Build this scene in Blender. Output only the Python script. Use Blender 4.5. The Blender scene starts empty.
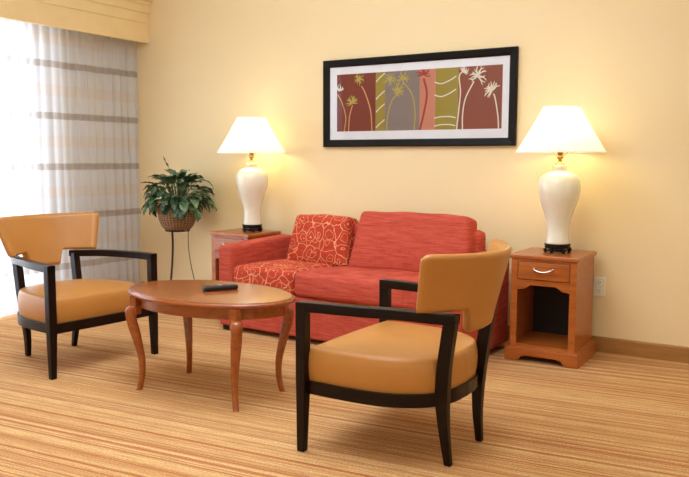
import bpy, bmesh, math, random
from mathutils import Vector, Matrix, noise
random.seed(7)
S = bpy.context.scene
COL = S.collection
PI = math.pi

# ------------------------------------------------------------------ helpers
def link(o, parent=None):
    COL.objects.link(o)
    if parent is not None:
        o.parent = parent
    return o

def obj(name, bm, mat, parent=None, smooth=False, bevel=0, seg=2, angle=35, flat=False):
    bmesh.ops.recalc_face_normals(bm, faces=bm.faces[:])
    me = bpy.data.meshes.new(name)
    bm.to_mesh(me); bm.free()
    for m in (mat if isinstance(mat, (list, tuple)) else [mat]):
        me.materials.append(m)
    if smooth:
        for p in me.polygons:
            p.use_smooth = True
    o = bpy.data.objects.new(name, me)
    link(o, parent)
    if bevel:
        b = o.modifiers.new('bevel', 'BEVEL'); b.width = bevel; b.segments = seg
        b.limit_method = 'ANGLE'; b.angle_limit = math.radians(angle)
        b.harden_normals = False
        if flat: return o
        for p in me.polygons: p.use_smooth = True
        w = o.modifiers.new('wn', 'WEIGHTED_NORMAL'); w.keep_sharp = True
    return o

def thing(name, label, cat, loc=(0, 0, 0), rz=0, group=None):
    o = bpy.data.objects.new(name, None)
    o.empty_display_size = .1
    link(o)
    o.location = loc; o.rotation_euler = (0, 0, rz)
    o['label'] = label; o['category'] = cat
    if group: o['group'] = group
    return o

def tag(o, label, cat, group=None):
    o['label'] = label; o['category'] = cat
    if group: o['group'] = group
    return o

def struct(o):
    o['kind'] = 'structure'
    return o

def box(bm, x0, x1, y0, y1, z0, z1):
    v = [bm.verts.new((x, y, z)) for x in (x0, x1) for y in (y0, y1) for z in (z0, z1)]
    for f in ((0, 1, 3, 2), (4, 6, 7, 5), (0, 4, 5, 1), (2, 3, 7, 6), (0, 2, 6, 4), (1, 5, 7, 3)):
        bm.faces.new([v[i] for i in f])
    return v

def prism(bm, pts, axis, a, b):
    """extrude a 2-D outline along an axis between a and b"""
    def P(p, t):
        return {'z': (p[0], p[1], t), 'y': (p[0], t, p[1]), 'x': (t, p[0], p[1])}[axis]
    A = [bm.verts.new(P(p, a)) for p in pts]; B = [bm.verts.new(P(p, b)) for p in pts]
    n = len(pts)
    for i in range(n):
        bm.faces.new((A[i], A[(i + 1) % n], B[(i + 1) % n], B[i]))
    fa = bm.faces.new(A); fb = bm.faces.new(B)
    bmesh.ops.triangulate(bm, faces=[fa, fb])

def skirt(bm, low, top, axis, a, b):
    """board with a straight top edge and a shaped lower edge"""
    def P(u, z, t): return (u, t, z) if axis == 'y' else (t, u, z)
    L = [[bm.verts.new(P(u, z, t)) for (u, z) in row] for t in (a, b) for row in (low, [(u, top) for u, z in low])]
    la, ta, lb, tb = L
    n = len(low)
    for i in range(n - 1):
        bm.faces.new((la[i], la[i + 1], ta[i + 1], ta[i])); bm.faces.new((lb[i], tb[i], tb[i + 1], lb[i + 1]))
        bm.faces.new((la[i], lb[i], lb[i + 1], la[i + 1])); bm.faces.new((ta[i], ta[i + 1], tb[i + 1], tb[i]))
    bm.faces.new((la[0], ta[0], tb[0], lb[0])); bm.faces.new((la[-1], lb[-1], tb[-1], ta[-1]))

def ring(bm, outer, inner, z0, z1):
    n = len(outer)
    V = [[bm.verts.new((p[0], p[1], z)) for p in c] for z in (z0, z1) for c in (outer, inner)]
    o0, i0, o1, i1 = V
    for k in range(n):
        j = (k + 1) % n
        bm.faces.new((o0[k], o0[j], o1[j], o1[k])); bm.faces.new((i0[k], i1[k], i1[j], i0[j]))
        bm.faces.new((o1[k], o1[j], i1[j], i1[k])); bm.faces.new((o0[k], i0[k], i0[j], o0[j]))

def lathe(bm, prof, n=48, c=(0, 0), ripple=None, cap=True):
    R = []
    for r, z in prof:
        row = []
        for k in range(n):
            rr = r * (1 + (ripple if (ripple and k % 2) else 0))
            a = 2 * PI * k / n
            row.append(bm.verts.new((c[0] + rr * math.cos(a), c[1] + rr * math.sin(a), z)))
        R.append(row)
    for i in range(len(R) - 1):
        for k in range(n):
            j = (k + 1) % n
            bm.faces.new((R[i][k], R[i][j], R[i + 1][j], R[i + 1][k]))
    if cap:
        bm.faces.new(R[0]); bm.faces.new(R[-1])

def loft(bm, secs, close=True):
    """secs: list of rings (lists of points, same count)"""
    R = [[bm.verts.new(p) for p in s] for s in secs]
    n = len(R[0])
    for i in range(len(R) - 1):
        for k in range(n):
            j = (k + 1) % n
            bm.faces.new((R[i][k], R[i][j], R[i + 1][j], R[i + 1][k]))
    if close:
        bm.faces.new(R[0]); bm.faces.new(R[-1])

def tube(bm, pts, rad, n=8):
    pts = [Vector(p) for p in pts]
    secs = []
    for i, p in enumerate(pts):
        t = (pts[min(i + 1, len(pts) - 1)] - pts[max(i - 1, 0)]).normalized()
        up = Vector((0, 0, 1)) if abs(t.z) < .9 else Vector((1, 0, 0))
        a = t.cross(up).normalized(); b = t.cross(a)
        r = rad[i] if isinstance(rad, (list, tuple)) else rad
        secs.append([p + a * r * math.cos(2 * PI * k / n) + b * r * math.sin(2 * PI * k / n) for k in range(n)])
    loft(bm, secs)

def spline(pts, n=6):
    """Catmull-Rom through points of any dimension"""
    P = [Vector(p) for p in pts]
    P = [P[0] * 2 - P[1]] + P + [P[-1] * 2 - P[-2]]
    out = []
    for i in range(1, len(P) - 2):
        for k in range(n):
            t = k / n
            a, b, c, d = P[i - 1:i + 3]
            out.append(.5 * ((2 * b) + (c - a) * t + (2 * a - 5 * b + 4 * c - d) * t * t + (3 * b - a - 3 * c + d) * t ** 3))
    out.append(P[-2])
    return out

def rbox(bm, hx, hy, hz, r, cuts=18, crown=0.0, front=0.0, M=None, sag=0.0, seed=0):
    """soft cushion: rounded box with crowned faces, centred on origin, transformed by M"""
    t = bmesh.new()
    bmesh.ops.create_cube(t, size=2)
    bmesh.ops.subdivide_edges(t, edges=t.edges[:], cuts=cuts, use_grid_fill=True)
    H = Vector((hx, hy, hz))
    for v in t.verts:
        p = Vector([math.sin(c * PI / 2) * .35 + c * .65 for c in v.co])
        p = Vector((p.x * hx, p.y * hy, p.z * hz))
        q = Vector([max(-(H[i] - r), min(H[i] - r, p[i])) for i in range(3)])
        d = p - q
        if d.length > 1e-6:
            p = q + d.normalized() * r
        ex = 1 - (p.x / hx) ** 2; ey = 1 - (p.y / hy) ** 2; ez = 1 - (p.z / hz) ** 2
        ex = max(ex, 0) ** .7; ey = max(ey, 0) ** .7; ez = max(ez, 0) ** .7
        s = 1 if p.z > 0 else -1
        f = min(1, abs(p.z) / hz) ** 3
        p.z += s * crown * ex * ey * f
        f = min(1, abs(p.y) / hy) ** 3
        p.y += (1 if p.y > 0 else -1) * front * ex * ez * f
        w = noise.noise(Vector((p.x * 4 + seed, p.y * 4, p.z * 4))) * sag
        p.z += w * (1 if p.z > 0 else 0.3)
        v.co = p
    if M is not None:
        bmesh.ops.transform(t, matrix=M, verts=t.verts)
    me = bpy.data.meshes.new('tmp'); t.to_mesh(me); t.free()
    bm.from_mesh(me); bpy.data.meshes.remove(me)

# ------------------------------------------------------------------ materials
class NT:
    def __init__(s, name):
        s.m = bpy.data.materials.new(name); s.m.use_nodes = True
        s.t = s.m.node_tree; s.t.nodes.clear()
        s.out = s.n('ShaderNodeOutputMaterial')
    def n(s, kind, **kw):
        nd = s.t.nodes.new(kind)
        for k, v in kw.items():
            if k[0] == '_': setattr(nd, k[1:], v)
            else: nd.inputs[k.replace('__', ' ')].default_value = v
        return nd
    def l(s, a, b): s.t.links.new(a, b)
    def ramp(s, fac, stops, interp='LINEAR'):
        r = s.n('ShaderNodeValToRGB'); cr = r.color_ramp; cr.interpolation = interp
        while len(cr.elements) < len(stops): cr.elements.new(.5)
        for e, (p, c) in zip(cr.elements, stops):
            e.position = p; e.color = (c[0], c[1], c[2], 1)
        s.l(fac, r.inputs[0]); return r.outputs[0]
    def math(s, op, a, b=None, c=None):
        nd = s.n('ShaderNodeMath', _operation=op)
        for i, x in enumerate((a, b, c)):
            if x is None: continue
            if isinstance(x, (int, float)): nd.inputs[i].default_value = x
            else: s.l(x, nd.inputs[i])
        return nd.outputs[0]
    def mix(s, fac, a, b):
        nd = s.n('ShaderNodeMix', _data_type='RGBA')
        for i, x in ((0, fac), (6, a), (7, b)):
            if isinstance(x, (int, float)): nd.inputs[i].default_value = x
            elif isinstance(x, tuple): nd.inputs[i].default_value = (x[0], x[1], x[2], 1)
            else: s.l(x, nd.inputs[i])
        return nd.outputs[2]
    def coord(s, scale=(1, 1, 1), rot=(0, 0, 0), kind='Object'):
        tc = s.n('ShaderNodeTexCoord'); mp = s.n('ShaderNodeMapping')
        mp.inputs['Scale'].default_value = scale; mp.inputs['Rotation'].default_value = rot
        s.l(tc.outputs[kind], mp.inputs[0]); return mp.outputs[0]
    def noise(s, vec, scale, detail=4, rough=.55):
        n = s.n('ShaderNodeTexNoise', Scale=scale, Detail=detail, Roughness=rough)
        s.l(vec, n.inputs['Vector']); return n.outputs[0]
    def bsdf(s, col, rough=.5, bump=None, bstr=.2, bdist=.002, **kw):
        b = s.n('ShaderNodeBsdfPrincipled')
        if isinstance(col, tuple): b.inputs['Base Color'].default_value = (col[0], col[1], col[2], 1)
        else: s.l(col, b.inputs['Base Color'])
        if isinstance(rough, (int, float)): b.inputs['Roughness'].default_value = rough
        else: s.l(rough, b.inputs['Roughness'])
        for k, v in kw.items(): b.inputs[k.replace('__', ' ')].default_value = v
        if bump is not None:
            bp = s.n('ShaderNodeBump', Strength=bstr, Distance=bdist)
            s.l(bump, bp.inputs['Height']); s.l(bp.outputs[0], b.inputs['Normal'])
        s.l(b.outputs[0], s.out.inputs[0]); return b

def srgb(r, g, b):
    f = lambda c: (c / 255 / 12.92) if c / 255 <= .04045 else ((c / 255 + .055) / 1.055) ** 2.4
    return (f(r), f(g), f(b))

def simple(name, col, rough=.5, **kw):
    t = NT(name)
    n = t.noise(t.coord(), 9, 3)
    c = t.mix(n, tuple(x * .94 for x in col), tuple(min(1, x * 1.06) for x in col))
    t.bsdf(c, rough, **kw); return t.m

def wood(name, c1, c2, rot=(0, 0, 0), rough=.3, coat=.25):
    t = NT(name)
    v = t.coord((2.5, 26, 26), rot)
    n = t.noise(v, 1.6, 6, .6)
    w = t.noise(t.coord((1, 1, 1)), 3, 2)
    f = t.math('ADD', t.math('MULTIPLY', n, .8), t.math('MULTIPLY', w, .2))
    c = t.ramp(f, [(.32, c1), (.62, c2)])
    t.bsdf(c, rough, n, .04, Coat__Weight=coat, Coat__Roughness=.15, Specular__IOR__Level=.5 if coat else .22); return t.m

# wall paint
def wall_mat():
    t = NT('wall_paint')
    v = t.coord()
    n = t.noise(v, 160, 3)
    m = t.noise(v, 1.2, 2)
    c = t.mix(m, WALLC[0], WALLC[1])
    t.bsdf(c, .62, n, .12, .001); return t.m
WALLC = (srgb(236, 212, 163), srgb(240, 217, 170))
M_wall = wall_mat()
M_trim = simple('trim_paint', srgb(240, 214, 160), .5)
M_ceil = simple('ceiling_paint', srgb(240, 238, 234), .8)
M_base = wood('baseboard_laminate', srgb(150, 104, 52), srgb(172, 124, 70), rough=.45, coat=0)

def carpet_mat():
    t = NT('striped_carpet')
    v = t.coord(rot=(0, 0, -math.radians(5.8)))
    sep = t.n('ShaderNodeSeparateXYZ'); t.l(v, sep.inputs[0])
    def lines(sx, sy, det, off=0, rough=.5):
        cm = t.n('ShaderNodeCombineXYZ')
        t.l(t.math('MULTIPLY', sep.outputs[0], sx), cm.inputs[0]); t.l(t.math('MULTIPLY', sep.outputs[1], sy), cm.inputs[1])
        cm.inputs[2].default_value = off
        return t.noise(cm.outputs[0], 1.0, det, rough)
    a = lines(.02, 6, 1)             # broad bands
    b = lines(.03, 42, 1, 4)         # stripes
    b3 = lines(.05, 84, 1, 17)       # thin stripes
    e = lines(6, 190, 1, 9)          # yarn rows, broken along their length
    g = t.noise(v, 150, 2)           # pile grain
    c = t.ramp(a, [(.34, srgb(214, 166, 110)), (.48, srgb(224, 182, 126)), (.58, srgb(206, 156, 102)), (.68, srgb(226, 186, 132))])
    st = t.ramp(b, [(.39, (1, 1, 1)), (.425, (0, 0, 0))])
    c = t.mix(t.math('MULTIPLY', st, .7), c, srgb(178, 100, 52))
    st2 = t.ramp(b, [(.60, (0, 0, 0)), (.64, (1, 1, 1))])
    c = t.mix(t.math('MULTIPLY', st2, .32), c, srgb(240, 212, 162))
    st3 = t.ramp(b3, [(.41, (1, 1, 1)), (.445, (0, 0, 0))])
    c = t.mix(t.math('MULTIPLY', st3, .62), c, srgb(172, 96, 50))
    y = t.ramp(e, [(.40, (1, 1, 1)), (.5, (0, 0, 0))])
    c = t.mix(t.math('MULTIPLY', y, .40), c, srgb(168, 112, 70))
    gg = t.ramp(g, [(.40, (.62, .58, .50)), (.56, (1, 1, 1))])
    mm = t.n('ShaderNodeMix', _data_type='RGBA', _blend_type='MULTIPLY'); mm.inputs[0].default_value = .8
    t.l(c, mm.inputs[6]); t.l(gg, mm.inputs[7])
    h = t.math('ADD', g, t.math('MULTIPLY', e, .6))
    t.bsdf(mm.outputs[2], .95, h, .5, .004, Specular__IOR__Level=.1); return t.m
M_carpet = carpet_mat()

def curtain_mat():
    t = NT('sheer_fabric')
    v = t.coord(); sep = t.n('ShaderNodeSeparateXYZ'); t.l(v, sep.inputs[0])
    z = sep.outputs[2]
    def bands(z0, half, per):
        f = t.math('FRACT', t.math('DIVIDE', t.math('ADD', z, -z0 + per * 5.5), per))
        d = t.math('ABSOLUTE', t.math('SUBTRACT', f, .5))
        return t.math('LESS_THAN', d, half / per)
    b = bands(1.928, .026, .398)
    p = bands(1.728, .045, .398)
    weave = t.noise(t.coord((220, 220, 14)), 1, 2)
    b2 = t.math('MULTIPLY', b, t.ramp(weave, [(.3, (.75,) * 3), (.6, (1,) * 3)]))
    c = t.mix(t.math('MULTIPLY', b2, .72), (.80, .86, 1.0), srgb(160, 146, 134))
    c = t.mix(t.math('MULTIPLY', p, .18), c, srgb(236, 196, 158))
    df = t.n('ShaderNodeBsdfDiffuse'); tl = t.n('ShaderNodeBsdfTranslucent'); tr = t.n('ShaderNodeBsdfTransparent')
    t.l(c, df.inputs[0]); t.l(c, tl.inputs[0])
    m1 = t.n('ShaderNodeMixShader'); m1.inputs[0].default_value = .55
    t.l(df.outputs[0], m1.inputs[1]); t.l(tl.outputs[0], m1.inputs[2])
    m2 = t.n('ShaderNodeMixShader')
    t.l(t.math('SUBTRACT', .20, t.math('MULTIPLY', b, .14)), m2.inputs[0])
    t.l(m1.outputs[0], m2.inputs[1]); t.l(tr.outputs[0], m2.inputs[2])
    t.l(m2.outputs[0], t.out.inputs[0]); return t.m
M_curtain = curtain_mat()

def fabric(name, c1, c2, pattern=False):
    t = NT(name)
    v = t.coord()
    rib = t.noise(t.coord((6, 6, 170)), 1, 2)
    ribx = t.noise(t.coord((150, 150, 6)), 1, 2)
    slub = t.noise(t.coord((9, 9, 60)), 1, 4)
    f = t.math('ADD', t.math('MULTIPLY', rib, .5), t.math('ADD', t.math('MULTIPLY', ribx, .15), t.math('MULTIPLY', slub, .35)))
    c = t.ramp(f, [(.36, c1), (.60, c2)])
    if pattern:
        # vine-like outlines: warped cells plus small inner rings
        w = t.n('ShaderNodeTexNoise', Scale=11, Detail=2); t.l(v, w.inputs['Vector'])
        vm = t.n('ShaderNodeVectorMath', _operation='MULTIPLY_ADD')
        t.l(w.outputs['Color'], vm.inputs[0]); vm.inputs[1].default_value = (.075, .075, .075); t.l(v, vm.inputs[2])
        def vor(scale, feat, vec):
            n = t.n('ShaderNodeTexVoronoi', Scale=scale, _feature=feat); t.l(vec, n.inputs['Vector']); return n.outputs['Distance']
        e = vor(11.5, 'DISTANCE_TO_EDGE', vm.outputs[0])
        d = vor(11.5, 'F1', vm.outputs[0])
        l1 = t.math('LESS_THAN', e, .026)
        l2 = t.math('LESS_THAN', t.math('ABSOLUTE', t.math('SUBTRACT', d, .33)), .022)
        l3 = t.math('LESS_THAN', d, .09)
        l = t.math('MINIMUM', 1, t.math('ADD', l1, t.math('ADD', t.math('MULTIPLY', l2, .75), l3)))
        c = t.mix(t.math('MULTIPLY', l, .72), c, srgb(238, 172, 122))
    t.bsdf(c, .85, f, .35, .002, Sheen__Weight=.0, Specular__IOR__Level=.2); return t.m
M_red = fabric('coral_ribbed_fabric', srgb(164, 56, 42), srgb(200, 90, 70))
M_pat = fabric('vine_print_fabric', srgb(172, 54, 36), srgb(192, 72, 48), True)

M_wood = wood('cherry_wood', srgb(150, 74, 22), srgb(182, 100, 38))
M_woodv = wood('cherry_wood_vertical', srgb(150, 74, 22), srgb(182, 100, 38), rot=(0, PI / 2, 0))
M_woodtop = wood('coffee_table_veneer', srgb(104, 58, 30), srgb(132, 76, 42), rough=.26, coat=.5)
M_woodleg = wood('coffee_table_edge', srgb(136, 66, 22), srgb(164, 86, 32), rot=(0, PI / 2, 0), rough=.25, coat=.5)
M_dark = wood('espresso_wood', srgb(12, 5, 4), srgb(26, 11, 8), rough=.32, coat=.0)
M_black = simple('shade_dark_back_panel', srgb(26, 14, 10), .6)  # near-black colour partly stands for the shade inside the cubby

def leather():
    t = NT('tan_leather')
    v = t.coord()
    n = t.noise(v, 140, 4); m = t.noise(v, 5, 3)
    c = t.mix(m, srgb(177, 117, 51), srgb(191, 132, 63))
    h = t.math('ADD', t.math('MULTIPLY', n, .25), m)
    t.bsdf(c, .38, h, .12, .004); return t.m
M_leather = leather()
M_ceramic = simple('cream_ceramic', srgb(234, 227, 204), .12, Coat__Weight=.6, Coat__Roughness=.05)
M_brass = simple('brass', srgb(200, 160, 80), .25, Metallic=1.0)
M_glassy = simple('clear_socket_ring', srgb(235, 228, 205), .1, Coat__Weight=.5)
M_silver = simple('brushed_nickel', srgb(215, 212, 205), .25, Metallic=1.0)
M_plate = simple('ivory_plastic', srgb(236, 230, 212), .35)
M_slot = simple('dark_slot', srgb(60, 52, 44), .6)
M_plastic = simple('black_plastic', srgb(18, 18, 20), .35)
M_button = simple('grey_button', srgb(150, 150, 150), .5)
M_frame = simple('black_frame', srgb(14, 11, 10), .55, Specular__IOR__Level=.2)
M_mat = simple('white_mat_board', srgb(250, 247, 250), .8)
M_iron = simple('dark_iron', srgb(48, 30, 20), .4, Metallic=.6)
M_white = simple('white_frame_paint', srgb(240, 240, 240), .4)
M_soil = simple('potting_soil', srgb(50, 34, 22), .95)

def shade_mat():
    t = NT('pleated_shade_fabric')
    n = t.noise(t.coord((1, 1, 1)), 60, 2)
    c = t.mix(n, (.90, .91, .93), (.94, .95, .97))
    df = t.n('ShaderNodeBsdfDiffuse'); tl = t.n('ShaderNodeBsdfTranslucent')
    t.l(c, df.inputs[0]); t.l(c, tl.inputs[0])
    m = t.n('ShaderNodeMixShader'); m.inputs[0].default_value = .5
    t.l(df.outputs[0], m.inputs[1]); t.l(tl.outputs[0], m.inputs[2]); t.l(m.outputs[0], t.out.inputs[0])
    return t.m
M_shade = shade_mat()
def emit(name, col, s):
    t = NT(name); e = t.n('ShaderNodeEmission', Strength=s); e.inputs[0].default_value = (*col, 1)
    t.l(e.outputs[0], t.out.inputs[0]); return t.m
M_bulb = emit('lit_bulb', (1, .82, .55), 12)

def basket_mat():
    t = NT('wicker')
    v = t.coord()
    w1 = t.n('ShaderNodeTexWave', Scale=22, Distortion=2.0, _bands_direction='Z'); t.l(v, w1.inputs['Vector'])
    sep = t.n('ShaderNodeSeparateXYZ'); t.l(v, sep.inputs[0])
    ang = t.math('ARCTAN2', sep.outputs[1], sep.outputs[0])
    s = t.math('SINE', t.math('MULTIPLY', ang, 34))
    f = t.math('ADD', t.math('MULTIPLY', w1.outputs[0], .6), t.math('MULTIPLY', t.math('ADD', s, 1), .2))
    c = t.ramp(f, [(.15, srgb(90, 62, 38)), (.55, srgb(142, 106, 70)), (.9, srgb(176, 142, 102))])
    t.bsdf(c, .7, f, .8, .006); return t.m
M_basket = basket_mat()

def leaf_mat():
    t = NT('mottled_leaf')
    g = t.n('ShaderNodeNewGeometry')
    v = t.coord()
    n = t.noise(v, 70, 3)
    c = t.ramp(g.outputs['Random Per Island'], [(0, srgb(24, 48, 24)), (.45, srgb(44, 78, 38)), (.75, srgb(62, 96, 66)), (1, srgb(92, 118, 84))])
    c = t.mix(t.ramp(n, [(.5, (0, 0, 0)), (.65, (.5, .5, .5))]), c, srgb(140, 158, 130))
    b = t.bsdf(c, .35)
    return t.m
M_leaf = leaf_mat()

def flat(name, c, rough=.6):
    t = NT(name)
    n = t.noise(t.coord((40, 1, 40)), 2, 4)
    c2 = t.mix(n, tuple(x * .85 for x in c), tuple(min(1, x * 1.12) for x in c))
    t.bsdf(c2, rough); return t.m

# ------------------------------------------------------------------ room
XW = -.25          # window wall plane
bm = bmesh.new(); box(bm, -.6, 7.5, -7.0, .12, -.1, 0)
struct(obj('floor', bm, M_carpet))
bm = bmesh.new(); box(bm, -.6, 7.5, 0, .12, 0, 2.95)
struct(obj('wall_back', bm, M_wall))
bm = bmesh.new()
WY0, WY1, WZ0, WZ1 = -3.7, -.98, .04, 2.22
box(bm, XW - .15, XW, WY1, 0, 0, 2.95); box(bm, XW - .15, XW, -7.0, WY0, 0, 2.95)
box(bm, XW - .15, XW, WY0, WY1, WZ1, 2.95); box(bm, XW - .15, XW, WY0, WY1, 0, WZ0)
struct(obj('wall_left', bm, M_wall))
bm = bmesh.new(); box(bm, -.6, 7.5, -7.0, .12, 2.95, 3.05)
struct(obj('ceiling', bm, M_ceil))
bm = bmesh.new()
prism(bm, [(0, 0), (-.014, 0), (-.014, .088), (-.008, .096), (0, .096)], 'x', XW, 7.5)
struct(obj('baseboard_back', bm, M_base))
# sliding window with frames and glass
wr = bpy.data.objects.new('window_1', None); link(wr); wr.location = (XW - .08, 0, 0); struct(wr)
bm = bmesh.new()
for y0, y1, z0, z1 in ((WY0, WY1, WZ0, WZ0 + .06), (WY0, WY1, WZ1 - .06, WZ1), (WY0, WY0 + .06, WZ0, WZ1), (WY1 - .06, WY1, WZ0, WZ1), (-2.25, -2.17, WZ0, WZ1)):
    box(bm, -.03, .03, y0, y1, z0, z1)
obj('window_frame', bm, M_white, wr)
tg = NT('window_glass')
gl = tg.n('ShaderNodeBsdfGlossy', Roughness=.02); tt = tg.n('ShaderNodeBsdfTransparent'); ms = tg.n('ShaderNodeMixShader'); ms.inputs[0].default_value = .06
tg.l(tt.outputs[0], ms.inputs[1]); tg.l(gl.outputs[0], ms.inputs[2]); tg.l(ms.outputs[0], tg.out.inputs[0])
bm = bmesh.new(); box(bm, -.004, .004, WY0 + .06, WY1 - .06, WZ0 + .06, WZ1 - .06)
obj('glass_pane', bm, tg.m, wr)
# stepped valance board above the curtain
bm = bmesh.new()
for x0, x1, z0, z1 in ((.02, .050, 2.19, 2.352), (.02, .060, 2.352, 2.436), (.02, .072, 2.436, 2.50), (XW, .085, 2.50, 2.53), (XW, .12, 2.53, 2.58)):
    box(bm, x0, x1, -4.0, 0, z0, z1)
me = obj('trim_1', bm, M_trim); struct(me)

# sheer curtain, hanging in soft folds, pulled nearly to the corner
def curtain():
    bm = bmesh.new()
    y0, y1, z0, z1 = -.012, -3.4, .015, 2.30
    N, K = 520, 26
    rows = []
    for j in range(K + 1):
        tz = j / K; z = z0 + (z1 - z0) * tz
        row = []
        for i in range(N + 1):
            s = i / N; y = y0 + (y1 - y0) * s
            ph = 2 * PI * y / .085 + 1.8 * noise.noise(Vector((y * 3, 0, tz * .5)))
            amp = .012 + .010 * noise.noise(Vector((y * 5, tz * .8, 3)))
            x = -.085 + amp * math.sin(ph) + .012 * math.sin(2 * PI * y / .31 + tz)
            x += -.02 * max(0, 1 - tz * 2) * math.sin(y * 3)
            row.append(bm.verts.new((x, y + .006 * math.cos(ph), z)))
        rows.append(row)
    for j in range(K):
        for i in range(N):
            bm.faces.new((rows[j][i], rows[j][i + 1], rows[j + 1][i + 1], rows[j + 1][i]))
    o = obj('sheer_curtain', bm, M_curtain, smooth=True)
    tag(o, 'white sheer curtain with tan horizontal bands hanging in front of the window', 'curtain')
curtain()

# wall outlet
t = thing('wall_outlet', 'ivory electrical outlet on the wall just right of the end table', 'outlet', (3.912, -.0005, .412))
bm = bmesh.new(); box(bm, -.037, .037, -.007, 0, -.06, .06)
obj('cover_plate', bm, M_plate, t, bevel=.003)
for dz in (-.026, .026):
    bm = bmesh.new(); lathe(bm, [(.016, 0), (.016, .004)], 24)
    bmesh.ops.transform(bm, matrix=Matrix.Translation((0, -.006, dz)) @ Matrix.Rotation(PI / 2, 4, 'X'), verts=bm.verts)
    s = obj('socket', bm, M_plate, t)
    bm = bmesh.new()
    for dx in (-.006, .006): box(bm, dx - .0012, dx + .0012, -.0112, -.0100, dz, dz + .008)
    box(bm, -.002, .002, -.0112, -.0100, dz - .010, dz - .006)
    obj('slot', bm, M_slot, s)

# ------------------------------------------------------------------ framed print
def picture():
    x0, x1, z0, z1 = 1.868, 3.352, 1.289, 1.921
    cx, cz = (x0 + x1) / 2, (z0 + z1) / 2
    t = thing('framed_print', 'long black framed botanical print with white mat hanging above the sofa', 'picture', (cx, 0, cz))
    hx, hz = (x1 - x0) / 2, (z1 - z0) / 2
    fw = .052
    bm = bmesh.new()
    prof = [(0, -.002), (0, -.030), (.008, -.034), (.040, -.026), (fw, -.018), (fw, -.002)]
    secs = []
    for sx, sz in ((-1, -1), (1, -1), (1, 1), (-1, 1)):
        secs.append([Vector((sx * (hx - d), y, sz * (hz - d))) for d, y in prof])
    R = [[bm.verts.new(p) for p in s] for s in secs]
    for i in range(4):
        a, b = R[i], R[(i + 1) % 4]
        for k in range(len(prof)):
            j = (k + 1) % len(prof)
            bm.faces.new((a[k], a[j], b[j], b[k]))
    obj('frame', bm, M_frame, t)
    bm = bmesh.new(); box(bm, -hx + fw - .003, hx - fw + .003, -.012, -.004, -hz + fw - .003, hz - fw + .003)
    mt = obj('mat_board', bm, M_mat, t)
    # print, one flat sheet in seven colour panels
    X = [1.980, 2.306, 2.384, 2.655, 2.776, 2.944, 3.252]
    ax0, ax1, az0, az1 = 1.980 - cx, 3.252 - cx, 1.402 - cz, 1.815 - cz
    cols = [srgb(132, 44, 28), srgb(170, 146, 48), srgb(146, 128, 120), srgb(214, 140, 112), srgb(168, 144, 42), srgb(150, 68, 36)]
    # two tones inside the last panel
    mats = [flat('print_%s' % n, c) for n, c in zip(('maroon', 'olive', 'mauve', 'salmon', 'mustard', 'rust'), cols)]
    m_y = flat('print_lime', srgb(196, 176, 78)); m_w = flat('print_cream', srgb(240, 228, 206)); m_r = flat('print_crimson', srgb(176, 54, 40)); m_o = flat('print_peach', srgb(228, 168, 110))
    bm = bmesh.new()
    for i in range(6):
        v = [bm.verts.new(p) for p in ((X[i] - cx, -.0125, az0), (X[i + 1] - cx, -.0125, az0), (X[i + 1] - cx, -.0125, az1), (X[i] - cx, -.0125, az1))]
        f = bm.faces.new(v); f.material_index = i
    layer = [0]
    def stroke(pts, w, mi, z_off=None):
        layer[0] += 1
        y = -.0128 - layer[0] * .00002
        P = spline([(p[0], 0, p[1]) for p in pts], 6)
        L = []
        for i, p in enumerate(P):
            d = (P[min(i + 1, len(P) - 1)] - P[max(i - 1, 0)]).normalized()
            nrm = Vector((-d.z, 0, d.x))
            ww = w if not isinstance(w, tuple) else w[0] + (w[1] - w[0]) * i / (len(P) - 1)
            L.append([bm.verts.new((max(ax0, min(ax1, (p + nrm * s * ww).x)), y, max(az0, min(az1, (p + nrm * s * ww).z)))) for s in (-1, 1)])
        for i in range(len(L) - 1):
            f = bm.faces.new((L[i][0], L[i][1], L[i + 1][1], L[i + 1][0])); f.material_index = mi
    # picture coordinates taken on the print: u 0..1 left to right, v 0..1 bottom to top
    W, H = ax1 - ax0, az1 - az0
    def q(u, v): return (ax0 + u * W, az0 + v * H)
    def flower(u, v, r, mi, n=11, a0=20, a1=200):
        for k in range(n):
            a = math.radians(a0 + (a1 - a0) * k / (n - 1) + random.uniform(-6, 6))
            rr = r * random.uniform(.75, 1.15)
            c = q(u, v)
            bend = random.uniform(-.35, .35)
            m = (c[0] + rr * .55 * math.cos(a + bend), c[1] + rr * .55 * math.sin(a + bend))
            e = (c[0] + rr * math.cos(a), c[1] + rr * math.sin(a))
            stroke([c, m, e], (.006, .0022), mi)
    stroke([q(.05, 0), q(.06, .25), q(.035, .5), q(.005, .66)], .0042, 9)
    flower(.015, .72, .045, 7, 8, 10, 140)
    stroke([q(.08, 0), q(.085, .25), q(.105, .46)], .0042, 9)
    flower(.105, .50, .055, 6, 13, 0, 200)
    stroke([q(.235, 0), q(.225, .35), q(.19, .65), q(.165, .78)], .0046, 9)
    flower(.145, .90, .045, 6, 12, 0, 340)
    for v0, v1 in ((.03, .2), (.30, .62), (.52, .56), (.82, .86)):
        stroke([q(.26, v0 + .02), q(.28, v0 + .08), q(.315, min(.99, v0 + .16))], .0042, 7)
    stroke([q(.33, 0), q(.335, .25), q(.36, .5), q(.40, .62)], .0042, 6)
    flower(.40, .68, .052, 6, 14, 0, 340)
    stroke([q(.50, 0), q(.505, .3), q(.485, .6), q(.44, .78)], .0042, 6)
    flower(.345, .87, .052, 6, 12, 0, 350); flower(.43, .87, .055, 6, 12, 0, 350)
    stroke([q(.535, 0), q(.56, .3), q(.575, .6), q(.555, .85)], .0075, 8)
    flower(.555, .92, .055, 8, 14, -20, 200)
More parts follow.
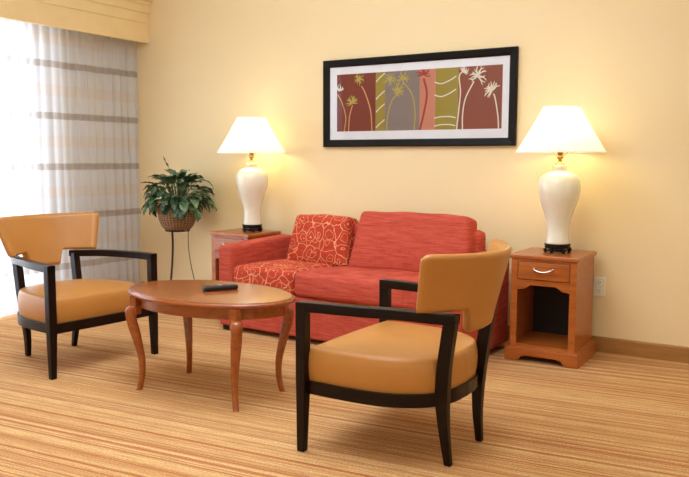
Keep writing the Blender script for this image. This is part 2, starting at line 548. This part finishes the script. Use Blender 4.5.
    for v0 in (.06, .19, .57, .78):
        stroke([q(.62, v0), q(.66, v0 - .03 if v0 > .3 else v0 + .02), q(.71, v0 + .02), q(.745, v0 + .08 if v0 > .3 else v0)], .0042, 7)
    stroke([q(.752, 0), q(.762, .3), q(.77, .6), q(.762, .85), q(.785, .94)], .0046, 7)
    flower(.785, .92, .04, 7, 9, -40, 130)
    stroke([q(.785, 0), q(.785, .25), q(.80, .5), q(.845, .76)], .0046, 7)
    flower(.865, .84, .062, 7, 18, -60, 220)
    stroke([q(.985, 0), q(.98, .2), q(.965, .45), q(.955, .55)], .0046, 7)
    flower(.945, .60, .055, 7, 18, 30, 240)
    bmesh.ops.recalc_face_normals(bm, faces=bm.faces[:])
    me = bpy.data.meshes.new('art_print'); bm.to_mesh(me); bm.free()
    for m in mats + [m_y, m_w, m_r, m_o]: me.materials.append(m)
    o = bpy.data.objects.new('art_print', me); link(o, t)
    bm = bmesh.new(); box(bm, -hx + fw - .002, hx - fw + .002, -.0175, -.0155, -hz + fw - .002, hz - fw + .002)
    g = NT('picture_glass')
    gl = g.n('ShaderNodeBsdfGlossy', Roughness=.03); tt = g.n('ShaderNodeBsdfTransparent'); ms = g.n('ShaderNodeMixShader')
    fr = g.n('ShaderNodeFresnel', IOR=1.35); g.l(fr.outputs[0], ms.inputs[0])
    g.l(tt.outputs[0], ms.inputs[1]); g.l(gl.outputs[0], ms.inputs[2]); g.l(ms.outputs[0], g.out.inputs[0])
    obj('glass', bm, g.m, t)
picture()

# ------------------------------------------------------------------ end tables
def end_table(loc, rz, label, w=.41, d=.42, h=.6415):
    """local origin: floor, middle of the table; front faces -y"""
    t = thing('end_table', label, 'table', loc, rz, 'pair of cherry wood end tables')
    hw, hd = w / 2, d / 2
    # plinth with arched cut-outs
    bm = bmesh.new()
    pw, pd = hw + .014, hd + .006
    arch = [(-pw, 0), (-pw + .07, 0), (-pw + .085, .010), (-pw + .10, .028), (-pw + .13, .036), (pw - .13, .036), (pw - .10, .028), (pw - .085, .010), (pw - .07, 0), (pw, 0)]
    skirt(bm, arch, .078, 'y', -pd, -pd + .025); skirt(bm, arch, .078, 'y', pd - .02, pd)
    arch2 = [(-pd + .02, 0), (pd - .01, 0)]
    skirt(bm, arch2, .078, 'x', -pw, -pw + .02); skirt(bm, arch2, .078, 'x', pw - .02, pw)
    box(bm, -pw + .01, pw - .01, -pd + .01, pd - .01, .066, .086)
    obj('plinth', bm, M_wood, t, bevel=.004, flat=True)
    # carcass: sides, shelf, stiles, apron with scalloped edge
    bm = bmesh.new()
    cw, cd = hw - .012, hd - .012
    box(bm, -cw, -cw + .02, -cd, cd, .086, h - .026); box(bm, cw - .02, cw, -cd, cd, .086, h - .026)
    box(bm, -cw + .02, cw - .02, -cd + .003, cd - .02, .086, .102)
    box(bm, -cw + .02, cw - .02, -cd + .02, cd - .02, .475, .487)
    sw = .038
    box(bm, -cw - .001, -cw + sw, -cd - .002, -cd + .02, .086, h - .026); box(bm, cw - sw, cw + .001, -cd - .002, -cd + .02, .086, h - .026)
    box(bm, -cw + sw, cw - sw, -cd - .001, -cd + .02, h - .040, h - .026)
    a = cw - sw
    ap = [(-a, .432), (-a + .045, .438), (-a + .065, .452), (-a + .08, .462), (a - .08, .462), (a - .065, .452), (a - .045, .438), (a, .432)]
    skirt(bm, ap, .492, 'y', -cd - .001, -cd + .016)
    obj('carcass', bm, M_woodv, t)
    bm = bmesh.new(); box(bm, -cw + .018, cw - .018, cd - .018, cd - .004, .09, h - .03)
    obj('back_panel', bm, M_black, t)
    bm = bmesh.new(); box(bm, -hw, hw, -hd, hd, h - .026, h)
    obj('top', bm, M_wood, t, bevel=.006, seg=3)
    bm = bmesh.new(); box(bm, -a + .003, a - .003, -cd - .006, -cd + .018, .496, h - .043)
    dr = obj('drawer', bm, M_wood, t, bevel=.003)
    bm = bmesh.new()
    y = -cd - .006
    tube(bm, spline([(-.056, y, .562), (-.052, y - .018, .560), (-.034, y - .022, .552), (0, y - .024, .546), (.034, y - .022, .552), (.052, y - .018, .560), (.056, y, .562)], 5), .0048, 8)
    for sx in (-1, 1): box(bm, sx * .056 - .007, sx * .056 + .007, y - .004, y, .556, .568)
    obj('handle', bm, M_silver, dr, smooth=True)
    return t
end_table((3.699, -.278, 0), 0, 'cherry wood end table with open cubby right of the red sofa')
end_table((1.285, -.236, 0), -math.radians(5), 'cherry wood end table mostly hidden behind the left arm of the sofa', w=.41, d=.37)

# ------------------------------------------------------------------ lamps
def lamp(loc, label):
    t = thing('table_lamp', label, 'lamp', loc, 0, 'pair of cream ceramic table lamps')
    bm = bmesh.new()   # carved dark stand on little feet
    lathe(bm, [(.058, .026), (.072, .028), (.076, .036), (.072, .043), (.078, .047), (.078, .053), (.06, .055)], 40)
    for k in range(6):
        a = 2 * PI * k / 6 + .3
        c = Vector((.066 * math.cos(a), .066 * math.sin(a), 0))
        tube(bm, [c + Vector((0, 0, .030)), c * 1.10 + Vector((0, 0, .018)), c * 1.04 + Vector((0, 0, .008)), c * 1.04 + Vector((0, 0, .0005))], [.013, .014, .008, .011], 8)
    lathe(bm, [(.05, .008), (.064, .010), (.064, .016), (.05, .018)], 32)
    obj('stand', bm, M_dark, t, smooth=True)
    bm = bmesh.new()
    pr = spline([(.070, .055), (.071, .065), (.067, .10), (.067, .15), (.074, .20), (.092, .26), (.113, .32), (.124, .375), (.122, .425), (.104, .462), (.070, .484), (.040, .492), (.036, .500), (.041, .508), (.041, .522), (.034, .528)], 5)
    lathe(bm, [(p[0], p[1]) for p in pr], 56)
    obj('body', bm, M_ceramic, t, smooth=True)
    bm = bmesh.new()
    lathe(bm, [(.030, .528), (.030, .534), (.012, .538), (.010, .56), (.018, .566), (.020, .575), (.012, .582), (.018, .59), (.018, .63), (.014, .636)], 28)
    obj('neck', bm, M_brass, t, smooth=True)
    bm = bmesh.new()
    for s in (-1, 1):
        tube(bm, spline([(s * .018, 0, .58), (s * .055, 0, .62), (s * .062, 0, .70), (s * .045, 0, .80), (0, 0, .862)], 6), .0022, 6)
    obj('harp', bm, M_brass, t, smooth=True)
    bm = bmesh.new(); lathe(bm, [(.004, .855), (.008, .858), (.009, .862), (.006, .866), (.001, .868)], 20)
    obj('finial', bm, M_brass, t, smooth=True)
    # shade: pleated cone with thickness and rims
    bm = bmesh.new()
    zb, zt, rb, rt = .603, .868, .258, .106
    lathe(bm, [(rb, zb), (rb * .5 + rt * .5 - .004, zb * .5 + zt * .5), (rt, zt)], 200, ripple=.012, cap=False)
    sh = obj('lamp_shade', bm, M_shade, t)
    bm = bmesh.new()
    for r, z in ((rb * 1.004, zb), (rt * 1.01, zt)):
        tube(bm, [(r * math.cos(2 * PI * k / 64), r * math.sin(2 * PI * k / 64), z) for k in range(65)], .004, 6)
    for k in range(3):
        a = 2 * PI * k / 3; tube(bm, [(0, 0, .862), (rt * math.cos(a), rt * math.sin(a), zt - .004)], .002, 5)
    obj('shade_rim', bm, M_shade, sh, smooth=True)
    bm = bmesh.new()
    lathe(bm, [(.012, .636), (.016, .65), (.028, .68), (.031, .70), (.026, .72), (.012, .735), (.001, .738)], 24)
    bl = obj('light_bulb', bm, M_bulb, t, smooth=True)
    L = bpy.data.lights.new('bulb_light', 'POINT'); L.energy = LAMP_W; L.color = (1, .87, .44); L.shadow_soft_size = .10
    lo = bpy.data.objects.new('bulb_light', L); link(lo, t); lo.location = (0, 0, .70)
    bl.visible_shadow = True
    return t
LAMP_W = 4.4
lamp((3.715, -.265, .6415), 'cream ceramic lamp with white shade on the right end table beside the outlet')
lamp((1.335, -.215, .6415), 'cream ceramic lamp with white shade behind the left arm of the sofa')

# ------------------------------------------------------------------ sofa
def sofa():
    t = thing('sofa', 'red upholstered sofa against the wall, left cushions printed and right ones plain', 'sofa', (1.492, -.80, 0), -math.radians(3))
    T = Matrix.Translation
    def rb(name, x0, x1, y0, y1, z0, z1, r, mat, cuts=14, **kw):
        bm = bmesh.new()
        rbox(bm, (x1 - x0) / 2, (y1 - y0) / 2, (z1 - z0) / 2, r, cuts=cuts, M=T(((x0 + x1) / 2, (y0 + y1) / 2, (z0 + z1) / 2)), **kw)
        return bm
    obj('base', rb('base', .13, 1.715, .012, .70, .035, .305, .012, M_red), M_red, t, smooth=True)
    for nm, x0, x1 in (('L', 0, .132), ('R', 1.713, 1.875)):
        bm = rb('arm', x0, x1, 0, .70, .035, .60, .020, M_red, cuts=22, crown=.004)
        for v in bm.verts:
            if v.co.z > .3: v.co.z += -.004 + .040 * v.co.y * (v.co.z - .3) / .3
        obj('arm', bm, M_red, t, smooth=True)
    bm = rb('bf', .24, 1.70, .59, .735, .035, .745, .04, M_red, cuts=22)
    obj('back_frame', bm, M_red, t, smooth=True)
    for x, y in ((.05, .05), (1.79, .05), (.05, .65), (1.79, .65)):
        bm = bmesh.new(); box(bm, x - .03, x + .03, y - .03, y + .03, 0, .04)
        obj('leg', bm, M_dark, t, bevel=.003)
    for x0, x1, m, sd in ((.138, .668, M_pat, 1), (.672, 1.708, M_red, 5)):
        bm = bmesh.new()
        rbox(bm, (x1 - x0) / 2, .30, .080, .034, cuts=26, crown=.016, front=.014, seed=sd, sag=.006,
             M=T(((x0 + x1) / 2, .292, .382)) @ Matrix.Rotation(-math.radians(1.8), 4, 'X'))
        o = obj('seat_cushion', bm, m, t, smooth=True)
    for x0, x1, zt, m, sd, nx in ((.225, .775, .79, M_pat, 2, .05), (.782, 1.69, .835, M_red, 9, .05)):
        hz = (zt - .43) / 2
        bm = bmesh.new()
        rbox(bm, (x1 - x0) / 2, .075, hz, .030, cuts=24, crown=.010, front=.028, seed=sd, sag=.010,
             M=T(((x0 + x1) / 2, .565, .43 + hz)) @ Matrix.Rotation(-math.radians(13), 4, 'X'))
        for v in bm.verts: v.co.x += nx * (v.co.z - .45) / .35 * (.2 - .8 * (2 * v.co.x - x0 - x1) / (x1 - x0))
        o = obj('back_cushion', bm, m, t, smooth=True)
sofa()

# ------------------------------------------------------------------ armchairs
def bar(bm, pts, wx, wy):
    """vertical-ish member: stacked rectangles; pts (x,y,z), sizes per point"""
    secs = []
    for i, p in enumerate(pts):
        a = wx[i] / 2 if isinstance(wx, (list, tuple)) else wx / 2
        b = wy[i] / 2 if isinstance(wy, (list, tuple)) else wy / 2
        secs.append([Vector((p[0] - a, p[1] - b, p[2])), Vector((p[0] + a, p[1] - b, p[2])), Vector((p[0] + a, p[1] + b, p[2])), Vector((p[0] - a, p[1] + b, p[2]))])
    loft(bm, secs)

def chair_outline(off, front=.283, n=8):
    half = spline([(front, .338), (.10, .340), (-.05, .328), (-.16, .290), (-.245, .225), (-.292, .125), (-.304, 0)], n)
    half = [Vector((p[0], p[1])) for p in half]
    full = half + [Vector((p.x, -p.y)) for p in reversed(half[:-1])]
    nh = len(full)
    y0 = half[0].y
    for k in range(1, 14):
        f = k / 14
        full.append(Vector((half[0].x + .010 * math.sin(PI * f), -y0 + 2 * y0 * f)))
    c = Vector((0, 0)); out = []
    m = len(full)
    for i, p in enumerate(full):
        d = (full[(i + 1) % m] - full[(i - 1) % m])
        nr = Vector((-d.y, d.x)).normalized()
        if nr.dot(p - c) < 0: nr = -nr
        if i in (0, nh - 1):
            nr = Vector((1, .9 if p.y > 0 else -.9))
        q = p - nr * off
        if i < nh: q.x = min(q.x, front - off)
        out.append(q)
    return out

def armchair(loc, rz, label):
    t = thing('armchair', label, 'chair', loc, rz, 'pair of tan leather armchairs')
    # seat rail
    bm = bmesh.new(); ring(bm, chair_outline(0), chair_outline(.03), .245, .298)
    obj('seat_rail', bm, M_dark, t, bevel=.005)
    # cushion: lofted D shape
    bm = bmesh.new()
    prof = [(.05, .262), (.020, .262), (.012, .270), (.004, .295), (-.001, .33), (-.003, .365), (-.001, .395), (.004, .418), (.009, .428), (.018, .434)]
    secs = []
    for off, z in prof:
        o = chair_outline(off + .008, front=.275)
        secs.append([Vector((p.x, p.y, z)) for p in o])
    base = chair_outline(.026, front=.275)
    for k in range(1, 9):
        f = 1 - k / 9.0
        for _ in range(14):
            nb = len(base)
            base = [base[i] * .5 + (base[i - 1] + base[(i + 1) % nb]) * .25 for i in range(nb)]
        zc = .434 + .026 * (1 - f ** 1.6)
        ring_ = []
        for p in base:
            x, y = p.x * f, p.y * f
            g = max(0, 1 - (x / .30) ** 2) * max(0, 1 - (y / .33) ** 2)
            ring_.append(Vector((x, y, .434 + .028 * g * (1 - f ** 5) + .003 * (1 - f ** 8))))
        secs.append(ring_)
    loft(bm, secs)
    obj('seat_cushion', bm, M_leather, t, smooth=True)
    for s in (-1, 1):
        bm = bmesh.new()   # front leg, straight post tapering below the rail
        bar(bm, [(.281, s * .345, 0), (.279, s * .341, .25), (.279, s * .341, .30), (.279, s * .341, .625)], [.034, .043, .045, .045], [.032, .044, .046, .046])
        obj('front_leg', bm, M_dark, t, bevel=.004)
        bm = bmesh.new()   # rear leg, kicked out at the foot and rising to the arm
        pts = spline([(-.292, s * .158, 0), (-.280, s * .164, .10), (-.274, s * .174, .20), (-.274, s * .182, .28), (-.284, s * .192, .40), (-.300, s * .194, .52), (-.312, s * .196, .60)], 3)
        n = len(pts)
        wx = [.029 + .023 * min(1, i / (n * .45)) for i in range(n)]; wy = [.027 + .014 * min(1, i / (n * .45)) for i in range(n)]
        bar(bm, pts, wx, wy)
        obj('rear_leg', bm, M_dark, t, bevel=.004)
        # arm
        bm = bmesh.new()
        pa = spline([(.3015, s * .341, .625), (.20, s * .333, .627), (.05, s * .312, .627), (-.12, s * .268, .625), (-.25, s * .228, .618), (-.336, s * .194, .615)], 4)
        secs = []
        for i, p in enumerate(pa):
            w = .024 + .002 * i / len(pa)
            th = .040
            secs.append([Vector((p[0], p[1] - w, p[2] - th)), Vector((p[0], p[1] + w, p[2] - th)), Vector((p[0], p[1] + w, p[2])), Vector((p[0], p[1] - w, p[2]))])
        loft(bm, secs)
        obj('arm', bm, M_dark, t, bevel=.004)
    # backrest: curved T-shaped shell with thickness
    bm = bmesh.new()
    NU, NV = 48, 24
    def edge(u):  # lower edge height for |u| (lateral half width fraction 0..1)
        a = abs(u)
        if a < .36: return .530
        if a < .46:
            k = (a - .36) / .10; k = k * k * (3 - 2 * k)
            return .530 + (.622 - .530) * k
        return .622
    def side(z):  # half width at height z
        k = max(0, min(1, (z - .622) / (.855 - .622)))
        return .283 + (.352 - .283) * k ** .9
    def lean(z): return -.075 * (z - .53) / .325
    grid = {}
    TH = .046
    for surf in (0, 1):
        for i in range(NU + 1):
            u = -1 + 2 * i / NU
            zl = edge(u * 1.0)
            zt = .856 - .008 * (1 - u * u) - .02 * max(0, (abs(u) - .93) / .07) ** 2
            for j in range(NV + 1):
                z = zl + (zt - zl) * j / NV
                hw = side(max(z, .622))
                y = u * hw
                back = .168 * (1 - u * u)
                x = -.285 - back + .100 + lean(z)
                # face thickness tapering at rims
                ed = min(1, min(i, NU - i) / 2.0, min(j, NV - j) / 1.5)
                rim = (ed * (2 - ed)) ** .5
                th = TH * (.30 + .70 * rim)
                nx = Vector((-1, 0)) if True else None
                sl = 2 * .168 * u / hw
                nrm = Vector((1, -sl)).normalized()   # forward-facing plan normal
                s = .5 if surf == 0 else -.5
                grid[surf, i, j] = bm.verts.new((x + nrm.x * th * s, y + nrm.y * th * s * -1 * -1, z))
    for surf in (0, 1):
        for i in range(NU):
            for j in range(NV):
                bm.faces.new((grid[surf, i, j], grid[surf, i + 1, j], grid[surf, i + 1, j + 1], grid[surf, i, j + 1]))
    def strip(seq):
        for (a, b) in zip(seq, seq[1:]):
            bm.faces.new((grid[(0,) + a], grid[(0,) + b], grid[(1,) + b], grid[(1,) + a]))
    strip([(i, 0) for i in range(NU + 1)]); strip([(i, NV) for i in range(NU + 1)])
    strip([(0, j) for j in range(NV + 1)]); strip([(NU, j) for j in range(NV + 1)])
    o = obj('backrest', bm, M_leather, t, smooth=True)
    return t
armchair((1.59 - .298 * .9945, -1.877 + .298 * .105, 0), -math.radians(6), 'tan leather armchair with espresso frame in front of the sheer curtain')
armchair((3.259 + .302, -2.0, 0), PI - math.radians(.9), 'tan leather armchair with espresso frame nearest the camera, its back turned toward the end table')

# ------------------------------------------------------------------ coffee table
def coffee_table():
    t = thing('coffee_table', 'oval cherry coffee table on curved legs between the armchairs', 'table', (2.385, -1.895, 0))
    a, b, zt = .50, .31, .52
    bm = bmesh.new()
    n = 96
    def el(aa, bb, z, k): return Vector((aa * math.cos(2 * PI * k / n), bb * math.sin(2 * PI * k / n), z))
    prof = [(-.03, -.026), (-.012, -.026), (-.005, -.022), (0, -.014), (-.002, -.006), (-.010, -.001), (-.022, 0)]
    loft(bm, [[el(a + o, b + o, zt + z, k) for k in range(n)] for o, z in prof])
    top = obj('table_top', bm, [M_woodtop, M_woodleg], t, smooth=True)
    for p in top.data.polygons:
        if abs(p.normal.z) < .9: p.material_index = 1
    # rim line
    bm = bmesh.new()
    loft(bm, [[el(a + o, b + o, zt + z, k) for k in range(n)] for o, z in ((-.024, -.001), (-.012, -.0015), (-.010, .0005), (-.024, .0012))])
    obj('edge_band', bm, M_woodleg, top, smooth=True)
    bm = bmesh.new()
    ring(bm, [el(a - .045, b - .045, 0, k).xy for k in range(n)], [el(a - .065, b - .065, 0, k).xy for k in range(n)], zt - .082, zt - .025)
    obj('apron', bm, M_woodleg, t)
    for sx in (-1, 1):
        for sy in (-1, 1):
            bm = bmesh.new()
            d = Vector((sx * .80, sy * .60, 0))
            foot = Vector((.014 + sx * .318, -.018 + sy * .182, 0))
            P = [(.010, 0, .015), (.004, .012, .0145), (-.010, .09, .0155), (-.008, .17, .018), (.008, .25, .022), (.026, .32, .026), (.038, .37, .026), (.042, .41, .028), (.034, .436, .026), (.016, .446, .020)]
            S_ = spline(P, 4)
            secs = []
            for p in S_:
                c = foot + d * p[0]; r = p[2]
                ring_ = []
                e = Vector((-d.y, d.x, 0))
                for k in range(12):
                    an = 2 * PI * k / 12 + PI / 4
                    q = 1 / (abs(math.cos(an)) ** 3 + abs(math.sin(an)) ** 3) ** (1 / 3)
                    ring_.append(c + d * r * q * math.cos(an) + e * r * q * math.sin(an) + Vector((0, 0, p[1])))
                secs.append(ring_)
            loft(bm, secs)
            # post block joining the apron
            c = foot + d * .016
            w = .021
            lg = obj('leg', bm, M_woodleg, t, smooth=True)
            bm = bmesh.new(); box(bm, c.x - w, c.x + w, c.y - w, c.y + w, .40, zt - .024)
            obj('leg_block', bm, M_woodleg, lg, bevel=.003)
coffee_table()

# remote
t = thing('remote_control', 'black remote control lying on the coffee table', 'remote', (2.42, -1.85, .5205), math.radians(60))
bm = bmesh.new(); rbox(bm, .092, .026, .013, .010, cuts=12, M=Matrix.Translation((0, 0, .013)))
body = obj('case', bm, M_plastic, t, smooth=True)
bm = bmesh.new()
for i in range(7):
    for j in range(3):
        if (i + j) % 3 != 1: box(bm, -.07 + i * .016, -.062 + i * .016, -.014 + j * .011, -.008 + j * .011, .0255, .0275)
obj('buttons', bm, M_slot, t)
bm = bmesh.new(); lathe(bm, [(.012, .0255), (.012, .0285), (.008, .0292)], 20, c=(-.005, .003))
obj('dial_button', bm, M_button, t)

# ------------------------------------------------------------------ plant and stand
PX, PY = .635, -.30
def plant():
    zb = .625
    st = thing('plant_stand', 'slender dark metal stand with bowed legs under the potted plant', 'plant stand', (PX, PY, 0))
    bm = bmesh.new()
    for r in (.095,):
        tube(bm, [(r * math.cos(2 * PI * k / 40), r * math.sin(2 * PI * k / 40), zb - .006) for k in range(41)], .005, 8)
    for k in range(3):
        a = 2 * PI * k / 3
        tube(bm, [(0, 0, zb - .006), (.095 * math.cos(a), .095 * math.sin(a), zb - .006)], .004, 6)
    obj('top_ring', bm, M_iron, st, smooth=True)
    for k, wd in ((0, .016), (1, .006), (2, .006)):
        a = (math.radians(284), math.radians(44), math.radians(164))[k]
        bm = bmesh.new()
        c, s = math.cos(a), math.sin(a)
        P = spline([(.085, zb - .006), (.082, .50), (.10, .34), (.135, .17), (.17, .05), (.175, 0)], 5)
        secs = []
        for p in P:
            o = Vector((c * p[0], s * p[0], p[1])); e = Vector((-s, c, 0)) * wd / 2; f = Vector((c, s, 0)) * .003
            secs.append([o - e - f, o + e - f, o + e + f, o - e + f])
        loft(bm, secs)
        obj('leg', bm, M_iron, st)
    t = thing('potted_plant', 'bushy green plant in a round wicker basket in the corner by the curtain', 'plant', (PX, PY, zb))
    bm = bmesh.new()
    lathe(bm, [(.08, 0), (.100, .002), (.126, .03), (.148, .08), (.158, .13), (.158, .175), (.163, .18), (.163, .196), (.152, .196), (.148, .13), (.11, .03), (.07, .012)], 64)
    obj('basket', bm, M_basket, t, smooth=True)
    bm = bmesh.new(); lathe(bm, [(.02, .165), (.146, .165), (.142, .170), (.02, .175)], 32)
    obj('soil', bm, M_soil, t, smooth=True)
    # leaves
    fol = bmesh.new(); stems = bmesh.new()
    rnd = random.Random(11)
    def leaf(p0, direction, up, L, Wd, droop):
        d = Vector(direction).normalized(); side = d.cross(Vector(up)).normalized(); u = side.cross(d).normalized()
        n = 9; rows = []
        p = Vector(p0)
        for i in range(n + 1):
            s = i / n
            w = Wd * (math.sin(PI * min(1, s ** .75)) ** .8) * (1 if s < 1 else 0) + .0008
            dd = (d * math.cos(droop * s) - u * math.sin(droop * s)).normalized()
            uu = side.cross(dd).normalized()
            if i: p = p + dd * (L / n)
            rip = .004 * math.sin(s * 14)
            rows.append([fol.verts.new(p - side * w + uu * (w * .35 + rip)), fol.verts.new(p - side * w * .5 + uu * w * .12), fol.verts.new(p), fol.verts.new(p + side * w * .5 + uu * w * .12), fol.verts.new(p + side * w + uu * (w * .35 - rip))])
        for i in range(n):
            for k in range(4):
                fol.faces.new((rows[i][k], rows[i][k + 1], rows[i + 1][k + 1], rows[i + 1][k]))
    def stemmed(a, el_, reach, L, Wd, droop):
        base = Vector((.04 * math.cos(a) * rnd.random(), .04 * math.sin(a) * rnd.random(), .168))
        hd = Vector((math.cos(a), math.sin(a), 0))
        tip = base + hd * reach * math.cos(el_) + Vector((0, 0, reach * math.sin(el_)))
        mid = base * .5 + tip * .5 + Vector((0, 0, .03))
        tube(stems, spline([base, mid, tip], 4), .0025, 5)
        leaf(tip, hd * math.cos(el_ - .5) + Vector((0, 0, math.sin(el_ - .5))), (0, 0, 1), L, Wd, droop)
    N = 120
    for i in range(N):
        a = i * 2.399963 + rnd.uniform(-.25, .25)
        f = i / N
        el_ = math.radians(2 + 80 * f ** .8) + rnd.uniform(-.12, .12)
        reach = (.11 + .06 * rnd.random()) + .105 * f
        stemmed(a, el_, reach, rnd.uniform(.10, .145), rnd.uniform(.028, .042), rnd.uniform(.6, 1.5) * (1.15 - .35 * f))
    stemmed(math.radians(200), math.radians(82), .33, .11, .012, -.3)
    stemmed(math.radians(35), math.radians(56), .27, .16, .022, 1.7)
    stemmed(math.radians(60), math.radians(45), .24, .15, .024, 1.5)
    for a in (30, 50, 15, 70, 225, 250): stemmed(math.radians(a), math.radians(26), .20 if a < 100 else .15, .17, .030, 1.1)
    for a in (285, 310, 330): stemmed(math.radians(a), math.radians(35), .16, .17, .030, 1.5)
    obj('stems', stems, simple('stem_green', srgb(70, 90, 50), .5), t, smooth=True)
    obj('foliage', fol, M_leaf, t, smooth=True)
plant()

# ------------------------------------------------------------------ light
w = bpy.data.worlds.new('World'); S.world = w; w.use_nodes = True
bg = w.node_tree.nodes['Background']; bg.inputs[0].default_value = (1.0, .90, .68, 1); bg.inputs[1].default_value = .76

def area(name, loc, rot, sx, sy, e, col, spread=PI):
    L = bpy.data.lights.new(name, 'AREA'); L.shape = 'RECTANGLE'; L.size = sx; L.size_y = sy; L.energy = e; L.color = col; L.spread = spread
    o = bpy.data.objects.new(name, L); link(o); o.location = loc; o.rotation_euler = rot; return o
area('window_daylight', (-1.3, -2.3, 1.3), (0, -PI / 2, 0), 2.4, 3.4, 195, (.86, .94, 1))
area('ceiling_fill', (3.6, -3.4, 2.90), (0, 0, 0), 1.6, 1.6, 32, (1, .97, .92))  # added fill light below the ceiling
area('bounce_fill', (2.7, -2.3, 2.25), (PI, 0, 0), 1.0, 1.0, 104, (.68, .82, 1))  # added out-of-view light aimed up at the ceiling, standing in for bounced flash

# ------------------------------------------------------------------ camera
cam = bpy.data.cameras.new('camera'); co = bpy.data.objects.new('camera', cam); link(co)
cam.sensor_width = 36; cam.lens = 761.72 / 689 * 36; cam.clip_start = .05
yaw, pitch, roll = .5502, .1040, .003
d = Vector((-math.sin(yaw) * math.cos(pitch), math.cos(yaw) * math.cos(pitch), -math.sin(pitch)))
r = Vector((math.cos(yaw), math.sin(yaw), 0)); u = r.cross(d)
r2 = r * math.cos(roll) + u * math.sin(roll); u2 = -r * math.sin(roll) + u * math.cos(roll)
co.matrix_world = Matrix(((r2.x, u2.x, -d.x, 5.012), (r2.y, u2.y, -d.y, -4.844), (r2.z, u2.z, -d.z, 1.2), (0, 0, 0, 1)))
S.camera = co
S.view_settings.view_transform = 'Standard'; S.view_settings.look = 'None'; S.view_settings.gamma = 1
S.view_settings.exposure = .09; S.view_settings.use_curve_mapping = False
